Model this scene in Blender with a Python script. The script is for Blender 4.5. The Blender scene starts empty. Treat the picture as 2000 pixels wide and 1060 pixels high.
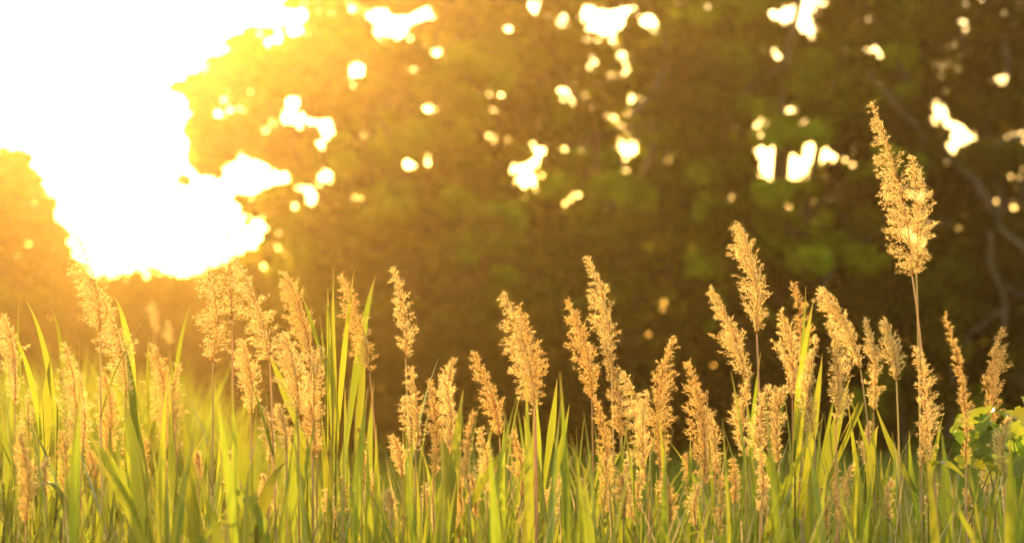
import bpy, math, random
import numpy as np
from mathutils import Vector

random.seed(7)
rng = np.random.default_rng(11)
S = bpy.context.scene
C = S.collection

# ------------------------------------------------------------------ camera, world, sun, exposure
CAM_Z = 1.2
FPX = 85.0 / 36.0 * 2000.0                      # focal length in pixels of the 2000 px wide photograph
PITCH = math.atan((770 - 530) / FPX)
cam_d = bpy.data.cameras.new('camera')
cam = bpy.data.objects.new('camera', cam_d)
C.objects.link(cam)
cam.location = (0, 0, CAM_Z)
cam.rotation_euler = (math.pi / 2 + PITCH, 0, 0)
cam_d.lens = 85
cam_d.sensor_width = 36
cam_d.clip_start = 0.05
cam_d.clip_end = 2000
cam_d.dof.use_dof = True
cam_d.dof.focus_distance = 6.6
cam_d.dof.aperture_fstop = 2.7
cam_d.dof.aperture_blades = 0
S.camera = cam

SUN_AZ = math.radians(-10.0)                     # to the left of the view
SUN_EL = math.radians(11.3)
SUN_DIR = Vector((math.sin(SUN_AZ) * math.cos(SUN_EL), math.cos(SUN_AZ) * math.cos(SUN_EL), math.sin(SUN_EL)))

world = bpy.data.worlds.new('World')
S.world = world
world.use_nodes = True
nt = world.node_tree
nt.nodes.clear()
sky = nt.nodes.new('ShaderNodeTexSky')
sky.sky_type = 'NISHITA'
sky.sun_disc = False
sky.sun_elevation = SUN_EL
sky.sun_rotation = SUN_AZ
sky.air_density = 1.6
sky.dust_density = 2.5
sky.ozone_density = 0.3
bg = nt.nodes.new('ShaderNodeBackground')
bg.inputs['Strength'].default_value = 0.15
wo = nt.nodes.new('ShaderNodeOutputWorld')
nt.links.new(sky.outputs[0], bg.inputs['Color'])
nt.links.new(bg.outputs[0], wo.inputs['Surface'])

sun_d = bpy.data.lights.new('sun', 'SUN')
sun_d.energy = 3.4
sun_d.color = (1.0, 0.555, 0.16)
sun_d.angle = math.radians(0.5)
sun = bpy.data.objects.new('sun', sun_d)
C.objects.link(sun)
sun.location = (-5, 20, 15)
sun.rotation_euler = SUN_DIR.to_track_quat('Z', 'Y').to_euler()

HAZE_DENSITY = 0.00106
HAZE_ANISO = 0.88
HAZE_COLOR = (1.0, 0.76, 0.33)

S.view_settings.view_transform = 'Standard'
S.view_settings.look = 'None'
S.view_settings.gamma = 1.0
S.view_settings.use_curve_mapping = False
S.view_settings.exposure = 1.7

S.render.engine = 'CYCLES'
cy = S.cycles
cy.use_denoising = True
cy.denoising_input_passes = 'RGB_ALBEDO_NORMAL'
cy.denoising_prefilter = 'ACCURATE'
try:
    cy.denoiser = 'OPENIMAGEDENOISE'
except Exception:
    pass
cy.max_bounces = 8
cy.diffuse_bounces = 3
cy.glossy_bounces = 2
cy.transmission_bounces = 4
cy.transparent_max_bounces = 4
cy.volume_bounces = 0
cy.sample_clamp_indirect = 4.0
cy.use_adaptive_sampling = False


def ray(px, py):
    """Direction from the camera through a point of the photograph, scaled so that its y component is 1."""
    cp, sp = math.cos(PITCH), math.sin(PITCH)
    u, v = (px - 1000) / FPX, (530 - py) / FPX
    y = cp - v * sp
    return Vector((u / y, 1.0, (sp + v * cp) / y))


def at(px, py, Y):
    d = ray(px, py)
    return Vector((d.x * Y, Y, CAM_Z + d.z * Y))


def project_np(P):
    """World points to photograph pixels (used for measuring where gaps in the crowns stand)."""
    cp, sp = math.cos(PITCH), math.sin(PITCH)
    x, y, z = P[:, 0], P[:, 1], P[:, 2] - CAM_Z
    f = y * cp + z * sp
    v = -y * sp + z * cp
    return 1000 + x / f * FPX, 530 - v / f * FPX


# ------------------------------------------------------------------ materials
def new_mat(name):
    m = bpy.data.materials.new(name)
    m.use_nodes = True
    m.node_tree.nodes.clear()
    return m, m.node_tree


def leaf_material(name, diff, trans, mix=0.5, gloss=0.0, rough=0.45, var=0.35, hue=0.03, island=True, veins=False, tip=None, lobe_shade=0.0):
    """Thin plant matter: diffuse and translucent light, a weak sheen, colour varying from piece to piece."""
    m, t = new_mat(name)
    N, L = t.nodes, t.links
    out = N.new('ShaderNodeOutputMaterial')
    if island:
        geo = N.new('ShaderNodeNewGeometry')
        rnd = geo.outputs['Random Per Island']
    else:
        oi = N.new('ShaderNodeObjectInfo')
        rnd = oi.outputs['Random']

    def coloured(col):
        h = N.new('ShaderNodeHueSaturation')
        h.inputs['Color'].default_value = (*col, 1)
        mv = N.new('ShaderNodeMapRange')
        mv.inputs[3].default_value = 1 - var
        mv.inputs[4].default_value = 1 + var
        L.new(rnd, mv.inputs[0])
        L.new(mv.outputs[0], h.inputs['Value'])
        ml = N.new('ShaderNodeMath')
        ml.operation = 'MULTIPLY'
        ml.inputs[1].default_value = 7.31
        fr = N.new('ShaderNodeMath')
        fr.operation = 'FRACT'
        L.new(rnd, ml.inputs[0])
        L.new(ml.outputs[0], fr.inputs[0])
        mh = N.new('ShaderNodeMapRange')
        mh.inputs[3].default_value = 0.5 - hue
        mh.inputs[4].default_value = 0.5 + hue
        L.new(fr.outputs[0], mh.inputs[0])
        L.new(mh.outputs[0], h.inputs['Hue'])
        c = h.outputs[0]
        if lobe_shade:  # painted tone: noise lightens and darkens to suggest lit boughs and recesses
            tc = N.new('ShaderNodeTexCoord')
            pn = N.new('ShaderNodeTexNoise')
            pn.inputs['Scale'].default_value = 1.0
            pn.inputs['Detail'].default_value = 2
            L.new(tc.outputs['Object'], pn.inputs['Vector'])
            pr = N.new('ShaderNodeMapRange')
            pr.inputs[1].default_value = 0.42
            pr.inputs[2].default_value = 0.60
            pr.inputs[3].default_value = 1 - lobe_shade
            pr.inputs[4].default_value = 1 + lobe_shade
            L.new(pn.outputs[0], pr.inputs[0])
            ph = N.new('ShaderNodeHueSaturation')
            pn2 = N.new('ShaderNodeTexNoise')
            pn2.inputs['Scale'].default_value = 0.8
            pn2.inputs['Detail'].default_value = 1
            L.new(tc.outputs['Object'], pn2.inputs['Vector'])
            pr2 = N.new('ShaderNodeMapRange')
            pr2.inputs[1].default_value = 0.35
            pr2.inputs[2].default_value = 0.65
            pr2.inputs[3].default_value = 0.5 - lobe_shade * 0.05
            pr2.inputs[4].default_value = 0.5 + lobe_shade * 0.04
            L.new(pn2.outputs[0], pr2.inputs[0])
            L.new(pr2.outputs[0], ph.inputs['Hue'])
            L.new(c, ph.inputs['Color'])
            L.new(pr.outputs[0], ph.inputs['Value'])
            c = ph.outputs[0]
        if veins:
            uv = N.new('ShaderNodeUVMap')
            mp = N.new('ShaderNodeMapping')
            mp.inputs['Scale'].default_value = (26, 1.5, 1)
            L.new(uv.outputs[0], mp.inputs[0])
            no = N.new('ShaderNodeTexNoise')
            no.inputs['Scale'].default_value = 1.0
            no.inputs['Detail'].default_value = 3
            L.new(mp.outputs[0], no.inputs['Vector'])
            mr = N.new('ShaderNodeMapRange')
            mr.inputs[1].default_value = 0.3
            mr.inputs[2].default_value = 0.7
            mr.inputs[3].default_value = 0.72
            mr.inputs[4].default_value = 1.2
            L.new(no.outputs[0], mr.inputs[0])
            h2 = N.new('ShaderNodeHueSaturation')
            L.new(c, h2.inputs['Color'])
            L.new(mr.outputs[0], h2.inputs['Value'])
            c = h2.outputs[0]
            if tip:
                sx = N.new('ShaderNodeSeparateXYZ')
                L.new(uv.outputs[0], sx.inputs[0])
                ra = N.new('ShaderNodeMapRange')
                ra.inputs[1].default_value = 0.72
                ra.inputs[2].default_value = 1.0
                L.new(sx.outputs[1], ra.inputs[0])
                mx = N.new('ShaderNodeMixRGB')
                L.new(ra.outputs[0], mx.inputs[0])
                L.new(c, mx.inputs[1])
                mx.inputs[2].default_value = (*tip, 1)
                c = mx.outputs[0]
        return c

    d = N.new('ShaderNodeBsdfDiffuse')
    L.new(coloured(diff), d.inputs['Color'])
    tr = N.new('ShaderNodeBsdfTranslucent')
    L.new(coloured(trans), tr.inputs['Color'])
    ad = N.new('ShaderNodeMixShader')
    ad.inputs[0].default_value = mix
    L.new(d.outputs[0], ad.inputs[1])
    L.new(tr.outputs[0], ad.inputs[2])
    res = ad.outputs[0]
    if gloss:
        g = N.new('ShaderNodeBsdfGlossy')
        g.inputs['Roughness'].default_value = rough
        g.inputs['Color'].default_value = (1, 1, 1, 1)
        lw = N.new('ShaderNodeLayerWeight')
        lw.inputs['Blend'].default_value = 0.35
        mm = N.new('ShaderNodeMath')
        mm.operation = 'MULTIPLY'
        mm.inputs[1].default_value = gloss
        L.new(lw.outputs['Fresnel'], mm.inputs[0])
        ms = N.new('ShaderNodeMixShader')
        L.new(mm.outputs[0], ms.inputs[0])
        L.new(res, ms.inputs[1])
        L.new(g.outputs[0], ms.inputs[2])
        res = ms.outputs[0]
    L.new(res, out.inputs['Surface'])
    return m


def rough_material(name, c1, c2, scale=8.0, stretch=(1, 1, 1), bump=0.3, rough=0.85):
    m, t = new_mat(name)
    N, L = t.nodes, t.links
    out = N.new('ShaderNodeOutputMaterial')
    p = N.new('ShaderNodeBsdfPrincipled')
    p.inputs['Roughness'].default_value = rough
    tc = N.new('ShaderNodeTexCoord')
    mp = N.new('ShaderNodeMapping')
    mp.inputs['Scale'].default_value = stretch
    L.new(tc.outputs['Object'], mp.inputs[0])
    no = N.new('ShaderNodeTexNoise')
    no.inputs['Scale'].default_value = scale
    no.inputs['Detail'].default_value = 6
    L.new(mp.outputs[0], no.inputs['Vector'])
    cr = N.new('ShaderNodeValToRGB')
    cr.color_ramp.elements[0].position = 0.3
    cr.color_ramp.elements[0].color = (*c1, 1)
    cr.color_ramp.elements[1].position = 0.7
    cr.color_ramp.elements[1].color = (*c2, 1)
    L.new(no.outputs[0], cr.inputs[0])
    L.new(cr.outputs[0], p.inputs['Base Color'])
    b = N.new('ShaderNodeBump')
    b.inputs['Strength'].default_value = bump
    b.inputs['Distance'].default_value = 0.02
    L.new(no.outputs[0], b.inputs['Height'])
    L.new(b.outputs[0], p.inputs['Normal'])
    L.new(p.outputs[0], out.inputs['Surface'])
    return m


M = {}
M['fluff'] = leaf_material('fluff', (0.70, 0.53, 0.24), (0.97, 0.80, 0.36), 0.62, var=0.30, hue=0.012)
M['fluff_pale'] = leaf_material('fluff_pale', (0.72, 0.54, 0.24), (0.97, 0.80, 0.36), 0.62, var=0.28, hue=0.012)
M['fluff_ripe'] = leaf_material('fluff_ripe', (0.64, 0.45, 0.19), (0.93, 0.70, 0.27), 0.6, var=0.32, hue=0.015)
M['rachis'] = leaf_material('rachis', (0.40, 0.22, 0.08), (0.60, 0.32, 0.10), 0.4, var=0.25)
M['reed_stem'] = leaf_material('reed_stem', (0.52, 0.40, 0.22), (0.70, 0.52, 0.28), 0.45, gloss=0.15, var=0.2, island=False)
M['blade'] = leaf_material('blade', (0.085, 0.118, 0.014), (0.31, 0.385, 0.032), 0.5, gloss=0.14, rough=0.45, var=0.28, hue=0.02, island=False, veins=True, tip=(0.30, 0.24, 0.06))
M['dead_blade'] = leaf_material('dead_blade', (0.36, 0.26, 0.12), (0.50, 0.34, 0.14), 0.5, var=0.3, hue=0.02, island=False, veins=True)
M['grass'] = leaf_material('grass', (0.085, 0.115, 0.014), (0.31, 0.38, 0.032), 0.5, gloss=0.05, var=0.4, hue=0.03)
M['meadow'] = leaf_material('meadow', (0.17, 0.19, 0.02), (0.48, 0.50, 0.03), 0.5, var=0.3, hue=0.02)
M['shoot_stem'] = leaf_material('shoot_stem', (0.12, 0.16, 0.03), (0.28, 0.34, 0.05), 0.45, gloss=0.1, var=0.2, island=False)
M['tree_leaf'] = leaf_material('tree_leaf', (0.125, 0.170, 0.008), (0.30, 0.37, 0.012), 0.42, gloss=0.0, var=0.10, hue=0.01, lobe_shade=0.75)
M['dark_leaf'] = leaf_material('dark_leaf', (0.070, 0.066, 0.006), (0.15, 0.13, 0.008), 0.4, gloss=0.0, var=0.12, hue=0.012, lobe_shade=0.5)
M['bark'] = rough_material('bark', (0.08, 0.055, 0.035), (0.20, 0.15, 0.10), 9, (1, 1, 0.25), 0.8, 0.9)
M['vine_leaf'] = leaf_material('vine_leaf', (0.10, 0.17, 0.025), (0.40, 0.52, 0.04), 0.55, gloss=0.3, rough=0.35, var=0.3, hue=0.03, island=False)
M['vine_stem'] = rough_material('vine_stem', (0.10, 0.08, 0.03), (0.18, 0.15, 0.05), 30)
M['soil'] = rough_material('soil', (0.055, 0.055, 0.018), (0.10, 0.10, 0.03), 3.0, (1, 1, 1), 0.6, 0.95)


# ------------------------------------------------------------------ mesh helpers
def mesh_np(name, V, quads=None, tris=None, mats=(), qmat=None, tmat=None, uv=None, smooth=False):
    V = np.asarray(V, dtype=np.float32)
    me = bpy.data.meshes.new(name)
    nq = 0 if quads is None else len(quads)
    ntr = 0 if tris is None else len(tris)
    me.vertices.add(len(V))
    me.vertices.foreach_set('co', V.ravel())
    loops = []
    if nq:
        loops.append(np.asarray(quads, dtype=np.int32).ravel())
    if ntr:
        loops.append(np.asarray(tris, dtype=np.int32).ravel())
    lv = np.concatenate(loops)
    me.loops.add(len(lv))
    me.loops.foreach_set('vertex_index', lv)
    me.polygons.add(nq + ntr)
    starts = np.concatenate([np.arange(nq) * 4, nq * 4 + np.arange(ntr) * 3]).astype(np.int32)
    me.polygons.foreach_set('loop_start', starts)
    mi = np.zeros(nq + ntr, dtype=np.int32)
    if qmat is not None and nq:
        mi[:nq] = qmat
    if tmat is not None and ntr:
        mi[nq:] = tmat
    me.polygons.foreach_set('material_index', mi)
    if smooth:
        me.polygons.foreach_set('use_smooth', np.ones(nq + ntr, dtype=bool))
    if uv is not None:
        ul = me.uv_layers.new(name='UVMap')
        ul.data.foreach_set('uv', np.asarray(uv, dtype=np.float32)[lv].ravel())
    for m in mats:
        me.materials.append(m)
    me.update(calc_edges=True)
    me.validate()
    return me


def link(name, me, parent=None):
    o = bpy.data.objects.new(name, me)
    C.objects.link(o)
    if parent is not None:
        o.parent = parent
    return o


def thing(name, label, cat, loc=(0, 0, 0), group=None):
    o = bpy.data.objects.new(name, None)
    o.empty_display_size = 0.05
    C.objects.link(o)
    o.location = loc
    o['label'] = label
    o['category'] = cat
    if group:
        o['group'] = group
    return o


def tube(path, radii, sides=6, V=None, Q=None):
    """Append a tapering tube along a path; returns (V list of arrays, Q list of arrays)."""
    P = [np.asarray(p, dtype=float) for p in path]
    n = len(P)
    base = sum(len(a) for a in V)
    rings = []
    ref = np.array([0.31, 0.95, 0.05])
    for i in range(n):
        t = P[min(i + 1, n - 1)] - P[max(i - 1, 0)]
        t = t / (np.linalg.norm(t) + 1e-9)
        a = np.cross(t, ref)
        if np.linalg.norm(a) < 0.1:
            a = np.cross(t, np.array([1.0, 0, 0]))
        a /= np.linalg.norm(a)
        b = np.cross(t, a)
        ang = np.arange(sides) * 2 * math.pi / sides
        rings.append(P[i] + radii[i] * (np.cos(ang)[:, None] * a + np.sin(ang)[:, None] * b))
    V.append(np.concatenate(rings))
    q = []
    for i in range(n - 1):
        for k in range(sides):
            k2 = (k + 1) % sides
            q.append((base + i * sides + k, base + i * sides + k2, base + (i + 1) * sides + k2, base + (i + 1) * sides + k))
    Q.append(np.array(q))


def tube_mesh(name, path, radii, mat, sides=6):
    V, Q = [], []
    tube(path, radii, sides, V, Q)
    return mesh_np(name, np.concatenate(V), np.concatenate(Q), mats=(mat,), smooth=True)


def unit(a):
    return a / (np.linalg.norm(a, axis=-1, keepdims=True) + 1e-9)


# ------------------------------------------------------------------ ground
def ground():
    nx, ny = 60, 80
    xs = np.linspace(-150, 150, nx)
    ys = np.linspace(-20, 280, ny)
    X, Y = np.meshgrid(xs, ys)
    Z = 0.05 * np.sin(X * 0.21) * np.cos(Y * 0.17) - 0.05
    V = np.stack([X.ravel(), Y.ravel(), Z.ravel()], 1)
    q = [(j * nx + i, j * nx + i + 1, (j + 1) * nx + i + 1, (j + 1) * nx + i) for j in range(ny - 1) for i in range(nx - 1)]
    o = link('ground', mesh_np('ground', V, q, mats=(M['soil'],), smooth=True))
    o['kind'] = 'structure'


ground()

# ------------------------------------------------------------------ haze: air added to stand in for veiling glare inside the lens
def haze():
    x0, x1, y0, y1, z0, z1 = -156, 156, -26, 286, -1.2, 10.5
    V = [(x, y, z) for z in (z0, z1) for x, y in ((x0, y0), (x1, y0), (x1, y1), (x0, y1))]
    q = [(3, 2, 1, 0), (4, 5, 6, 7), (0, 1, 5, 4), (1, 2, 6, 5), (2, 3, 7, 6), (3, 0, 4, 7)]
    m, t = new_mat('haze')
    out = t.nodes.new('ShaderNodeOutputMaterial')
    v = t.nodes.new('ShaderNodeVolumePrincipled')
    v.inputs['Color'].default_value = (*HAZE_COLOR, 1)
    v.inputs['Density'].default_value = HAZE_DENSITY
    v.inputs['Anisotropy'].default_value = HAZE_ANISO
    t.links.new(v.outputs[0], out.inputs['Volume'])
    o = link('haze', mesh_np('haze', V, q, mats=(m,)))
    o['kind'] = 'stuff'


haze()

# ------------------------------------------------------------------ foliage
HOLES = [(700, 135, 34), (695, 168, 20), (588, 225, 17), (640, 345, 30), (575, 405, 15), (540, 345, 22), (500, 330, 18), (855, 100, 20), (840, 132, 14),
         (728, 240, 14), (710, 282, 12), (800, 75, 9), (935, 190, 22), (965, 215, 16), (955, 265, 20), (1060, 240, 21), (1108, 240, 16), (1060, 300, 20),
         (1040, 322, 15), (882, 300, 11), (850, 385, 10), (950, 325, 18), (1045, 8, 30), (1100, 35, 22), (1150, 28, 40), (1205, 36, 40), (1265, 40, 34),
         (1310, 25, 24), (1385, 15, 22), (1430, 85, 18), (1160, 125, 17), (1195, 78, 13), (1670, 35, 12), (1740, 8, 20), (1960, 25, 13), (1992, 10, 22),
         (1680, 105, 10), (1755, 125, 14), (1720, 185, 12), (1815, 200, 18), (1820, 235, 16), (1755, 245, 18), (1655, 220, 16), (1668, 237, 14),
         (1435, 245, 16), (1515, 247, 18), (1570, 240, 18), (1490, 300, 20), (1497, 332, 14), (1587, 290, 34), (1556, 335, 34), (1640, 310, 25),
         (1670, 330, 16), (1692, 305, 13), (1510, 352, 16), (1425, 388, 14), (1445, 375, 10), (1540, 400, 21), (1580, 395, 27), (1580, 430, 26),
         (1562, 460, 22), (1608, 392, 18), (1915, 212, 14), (1940, 228, 12), (1870, 445, 8), (752, 535, 8), (1020, 385, 9), (1065, 440, 9),
         (1092, 460, 8), (790, 330, 9), (640, 455, 9), (515, 520, 14), (1280, 150, 8), (620, 20, 12), (636, 60, 12), (648, 30, 9)]
for hx, hy, hr in list(HOLES):
    if hy > 20 and random.random() < 0.85:
        for k in range(random.randint(1, 3)):
            a = random.random() * 6.28
            d = hr + random.uniform(10, 34)
            HOLES.append((hx + d * math.cos(a), hy + d * math.sin(a), random.uniform(1.0, 6)))
HOLES = [(a, b, c * (0.88 if 1480 < a < 1710 and 270 < b < 480 else 0.72 if c < 26 else 0.85)) for a, b, c in HOLES]
CLEAR = [0.97 if h[2] > 24 else random.uniform(0.82, 0.97) for h in HOLES]
specks = random.Random(5)
for k in range(90):
    hx, hy = specks.uniform(560, 1990), specks.uniform(40, 400) if k % 3 else specks.uniform(150, 340)
    HOLES.append((hx, hy, specks.uniform(1.5, 4.5)))
    CLEAR.append(specks.uniform(0.88, 0.99))
for k in range(46):
    HOLES.append((specks.uniform(385, 610), specks.uniform(80, 430), specks.uniform(3, 9)))
    CLEAR.append(specks.uniform(0.8, 0.97))
HOLES_NP = np.array(HOLES, dtype=float)


def inside(poly, x, y):
    c = False
    j = len(poly) - 1
    for i in range(len(poly)):
        xi, yi = poly[i]
        xj, yj = poly[j]
        if (yi > y) != (yj > y) and x < (xj - xi) * (y - yi) / (yj - yi) + xi:
            c = not c
        j = i
    return c


def leaf_cloud(centers, radii, n_each, size, droop=0.3, gaps=True):
    """Leaf-sized folded faces spread through many clumps; returns verts and quads."""
    reps = np.clip((n_each * (radii / np.median(radii)) ** 2).astype(int), 12, n_each * 3)
    cs = np.repeat(centers, reps, axis=0)
    rs = np.repeat(radii, reps)
    n = len(cs)
    d = unit(rng.normal(size=(n, 3)))
    r = rng.random(n) ** 0.45
    P = cs + d * (r * rs)[:, None] * np.array([1.15, 1.15, 0.8])
    if gaps:
        px, py = project_np(P)
        keep = np.ones(n, dtype=bool)
        for (hx, hy, hr), cl in zip(HOLES, CLEAR):
            near = ((px - hx) ** 2 + (py - hy) ** 2) < (hr * (0.32 + 0.65 * rng.random(n)) + 2.5) ** 2
            keep &= ~(near & (rng.random(n) < cl))
        P, d = P[keep], d[keep]
        n = len(P)
    ax = unit(d * 0.6 + rng.normal(size=(n, 3)) * 0.8 + np.array([0, 0, -droop]))
    sd = unit(np.cross(ax, rng.normal(size=(n, 3))))
    nm = np.cross(ax, sd)
    ln = size * (0.6 + 0.8 * rng.random(n))[:, None]
    wd = ln * 0.30
    V = np.empty((n, 4, 3))
    V[:, 0] = P - ax * ln * 0.5
    V[:, 1] = P + sd * wd + nm * ln * 0.08
    V[:, 2] = P + ax * ln * 0.5 - nm * ln * 0.05
    V[:, 3] = P - sd * wd + nm * ln * 0.08
    q = np.arange(n * 4).reshape(n, 4)
    return V.reshape(-1, 3), q


def limb_path(a, b, sag=0.15, n=6, wob=0.12):
    a, b = np.asarray(a, float), np.asarray(b, float)
    L = np.linalg.norm(b - a)
    off = rng.normal(size=3) * wob * L
    off[2] = abs(off[2]) * 0.5 + sag * L * 0.3
    return [a + (b - a) * t + off * math.sin(math.pi * t) + rng.normal(size=3) * 0.012 * L for t in np.linspace(0, 1, n)]


def tree(label, base_px, Y, poly, n_clumps, clump_r, per, leaf, mat, extra_limbs=(), spread=3.0, trunk_r=0.2, gaps=True, cat='tree', fork_py=480, extra_clumps=()):
    bx = ray(base_px, 770).x * Y
    root = thing('leafy_tree', label, cat, (bx, Y, 0), 'trees behind the reeds')
    o = np.array([bx, Y, 0.0])
    xs = [p[0] for p in poly]
    ys = [p[1] for p in poly]
    cen, rad = [], []
    def try_clump(px, py, yy, r):
        rp = r / yy * FPX
        if gaps and ((HOLES_NP[:, 0] - px) ** 2 + (HOLES_NP[:, 1] - py) ** 2 < (HOLES_NP[:, 2] * 0.62 + rp * 0.18) ** 2).any():
            return
        p = at(px, py, yy)
        cen.append((p.x, p.y, p.z))
        rad.append(r)

    def spot():
        while True:
            px, py = random.uniform(min(xs), max(xs)), random.uniform(min(ys), max(ys))
            if inside(poly, px, py):
                return px, py
    while len(cen) < n_clumps * 0.45:                       # inner filling
        px, py = spot()
        try_clump(px, py, Y + random.uniform(0.3, spread), clump_r * random.uniform(0.7, 1.3))
    while len(cen) < n_clumps * 1.05:                       # boughs: shells of clumps hanging round a bough's end
        px, py = spot()
        yy = Y + random.uniform(-spread, 0.2)
        R_ = random.uniform(0.35, 0.75) / yy * FPX
        for k in range(random.randint(7, 12)):
            a = random.uniform(-0.5, math.pi + 0.5)
            q = random.random() ** 0.5
            cx, cy_ = px + R_ * q * math.cos(a) * 1.2, py - R_ * q * math.sin(a) * 0.7
            if inside(poly, cx, cy_):
                try_clump(cx, cy_, yy + random.uniform(-0.3, 0.3) - 0.5 * (1 - q), clump_r * random.uniform(0.35, 0.9))
    for k in range(len(poly)):                               # sprigs that break the outline
        (x0, y0), (x1, y1) = poly[k], poly[(k + 1) % len(poly)]
        for j in range(int(math.hypot(x1 - x0, y1 - y0) / 9)):
            t = random.random()
            try_clump(x0 + (x1 - x0) * t + random.gauss(0, 15), y0 + (y1 - y0) * t + random.gauss(0, 15), Y + random.uniform(-spread, spread) * 0.6, random.uniform(0.03, 0.12))
    for (px, py, yy, r) in extra_clumps:
        p = at(px, py, yy)
        cen.append((p.x, p.y, p.z))
        rad.append(r)
    cen, rad = np.array(cen), np.array(rad)
    V, q = leaf_cloud(cen, rad, per, leaf, gaps=gaps)
    link('crown', mesh_np('crown', V - o, q, mats=(mat,)), root)
    # trunk and limbs
    fork = at(base_px + random.uniform(-15, 15), fork_py, Y)
    f = np.array([fork.x, fork.y, fork.z])
    tp = limb_path(o + np.array([0, 0, -0.2]), f, 0, 7, 0.03)
    link('trunk', tube_mesh('trunk', [p - o for p in tp], np.linspace(trunk_r * 1.25, trunk_r * 0.75, 7), M['bark'], 10), root)
    order = rng.permutation(len(cen))[:11]
    tips = []
    for k in order:
        e = cen[k]
        s = tp[random.randint(4, 6)]
        lp = limb_path(s, e, 0.2, 7)
        link('limb', tube_mesh('limb', [p - o for p in lp], np.linspace(trunk_r * 0.42, trunk_r * 0.07, 7), M['bark'], 6), root)
        tips.append(lp)
    # twigs joined as one part: far too many and too fine to count
    TV, TQ = [], []
    for k in rng.permutation(len(cen))[:70]:
        e = cen[k]
        best = min((p for lp in tips for p in lp[2:]), key=lambda p: np.linalg.norm(p - e))
        lp = limb_path(best, e, 0.1, 4)
        tube([p - o for p in lp], np.linspace(trunk_r * 0.1, trunk_r * 0.03, 4), 4, TV, TQ)
    tw = link('twigs', mesh_np('twigs', np.concatenate(TV), np.concatenate(TQ), mats=(M['bark'],)), root)
    tw['kind'] = 'stuff'
    for path_px, yy, r0, r1 in extra_limbs:
        pts = [at(a, b, yy + 0.12 * i) for i, (a, b) in enumerate(path_px)]
        fine = []
        for i in range(len(pts) - 1):
            for t in (0, 0.33, 0.66):
                w = rng.normal(size=3) * 0.015
                fine.append(np.array(pts[i].lerp(pts[i + 1], t)) + w)
        fine.append(np.array(pts[-1]))
        b = link('bare_branch', tube_mesh('bare_branch', [p - o for p in fine], np.linspace(r0, r1, len(fine)) * 0.75, M['bark'], 6), root)
        b['label'] = 'bare grey branch in front of the dark foliage'
    return root


T1 = [(590, -8), (612, 55), (618, 92), (560, 84), (505, 68), (458, 84), (442, 115), (388, 150), (380, 190), (396, 240), (378, 282), (392, 326), (430, 292),
      (482, 298), (520, 312), (552, 340), (522, 385), (480, 416), (540, 412), (556, 445), (545, 476), (490, 492), (480, 520), (520, 580), (960, 580), (980, 300), (960, -60), (800, -25)]
T2 = [(880, -110), (1420, -140), (1460, 250), (1400, 600), (880, 600), (860, 300)]
T3 = [(1360, -260), (1780, -260), (1780, 330), (1720, 620), (1360, 620)]
T4 = [(1690, -280), (2330, -280), (2330, 640), (1660, 640), (1640, 420)]
tree('broad olive green tree with ragged leafy edge against the white sky', 790, 31.5, T1, 330, 0.27, 150, 0.12, M['tree_leaf'], spread=2.2, trunk_r=0.17, fork_py=330,
     extra_clumps=((345, 170, 31, 0.10), (362, 168, 31, 0.05), (398, 330, 31, 0.1), (600, 540, 31, .3), (640, 70, 31, .3), (585, 165, 30.5, .18), (612, 212, 31, .2), (640, 190, 31.4, .2), (598, 300, 31, .18), (622, 318, 31.3, .2), (655, 368, 30.8, .16), (590, 345, 31, .16), (680, 432, 31.2, .24), (706, 448, 30.8, .24), (690, 460, 31.5, .2), (700, 418, 31.4, .2)))
tree('middle tree with rounded green boughs below a long gap of sky', 1190, 31.5, T2, 420, 0.29, 128, 0.125, M['tree_leaf'], spread=2.2, trunk_r=0.19, fork_py=420,
     extra_limbs=(([(1235, 225), (1270, 190), (1298, 130), (1302, 65)], 29.0, 0.035, 0.02),))
tree('tall dark tree with lit sky patches behind the tallest paired reeds', 1500, 31.0, T3, 400, 0.29, 128, 0.125, M['tree_leaf'], spread=2.2, trunk_r=0.2, fork_py=450,
     extra_clumps=((1300, 108, 30.5, .22), (1335, 92, 31, .26), (1372, 120, 30.4, .28), (1340, 150, 30.8, .26), (1300, 165, 31, .24), (1385, 165, 30.2, .24), (1330, 125, 31.4, .3), (1270, 105, 31.2, .2)),
     extra_limbs=(([(1590, 600), (1615, 545), (1645, 508), (1690, 520), (1715, 508)], 28.6, 0.028, 0.018), ([(1610, 485), (1645, 508)], 28.6, 0.012, 0.02),
                  ([(1695, 140), (1720, 170), (1760, 220), (1800, 260)], 28.4, 0.03, 0.02)))
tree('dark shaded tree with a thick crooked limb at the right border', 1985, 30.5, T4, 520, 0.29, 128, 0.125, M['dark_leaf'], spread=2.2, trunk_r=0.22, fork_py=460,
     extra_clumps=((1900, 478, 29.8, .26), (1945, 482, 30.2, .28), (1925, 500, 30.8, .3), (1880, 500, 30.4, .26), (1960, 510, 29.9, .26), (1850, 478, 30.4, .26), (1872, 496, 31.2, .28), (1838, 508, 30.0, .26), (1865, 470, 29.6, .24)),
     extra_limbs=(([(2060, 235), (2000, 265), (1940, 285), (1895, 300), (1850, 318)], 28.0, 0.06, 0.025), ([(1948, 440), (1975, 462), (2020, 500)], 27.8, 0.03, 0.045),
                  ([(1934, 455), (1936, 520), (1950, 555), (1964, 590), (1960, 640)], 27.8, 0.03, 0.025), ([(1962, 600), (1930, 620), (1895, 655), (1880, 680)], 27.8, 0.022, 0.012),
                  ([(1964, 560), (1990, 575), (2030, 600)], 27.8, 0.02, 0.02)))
TL = [(-150, 430), (-60, 350), (15, 322), (45, 345), (66, 385), (90, 412), (92, 455), (140, 505), (150, 560), (-160, 580)]
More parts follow.
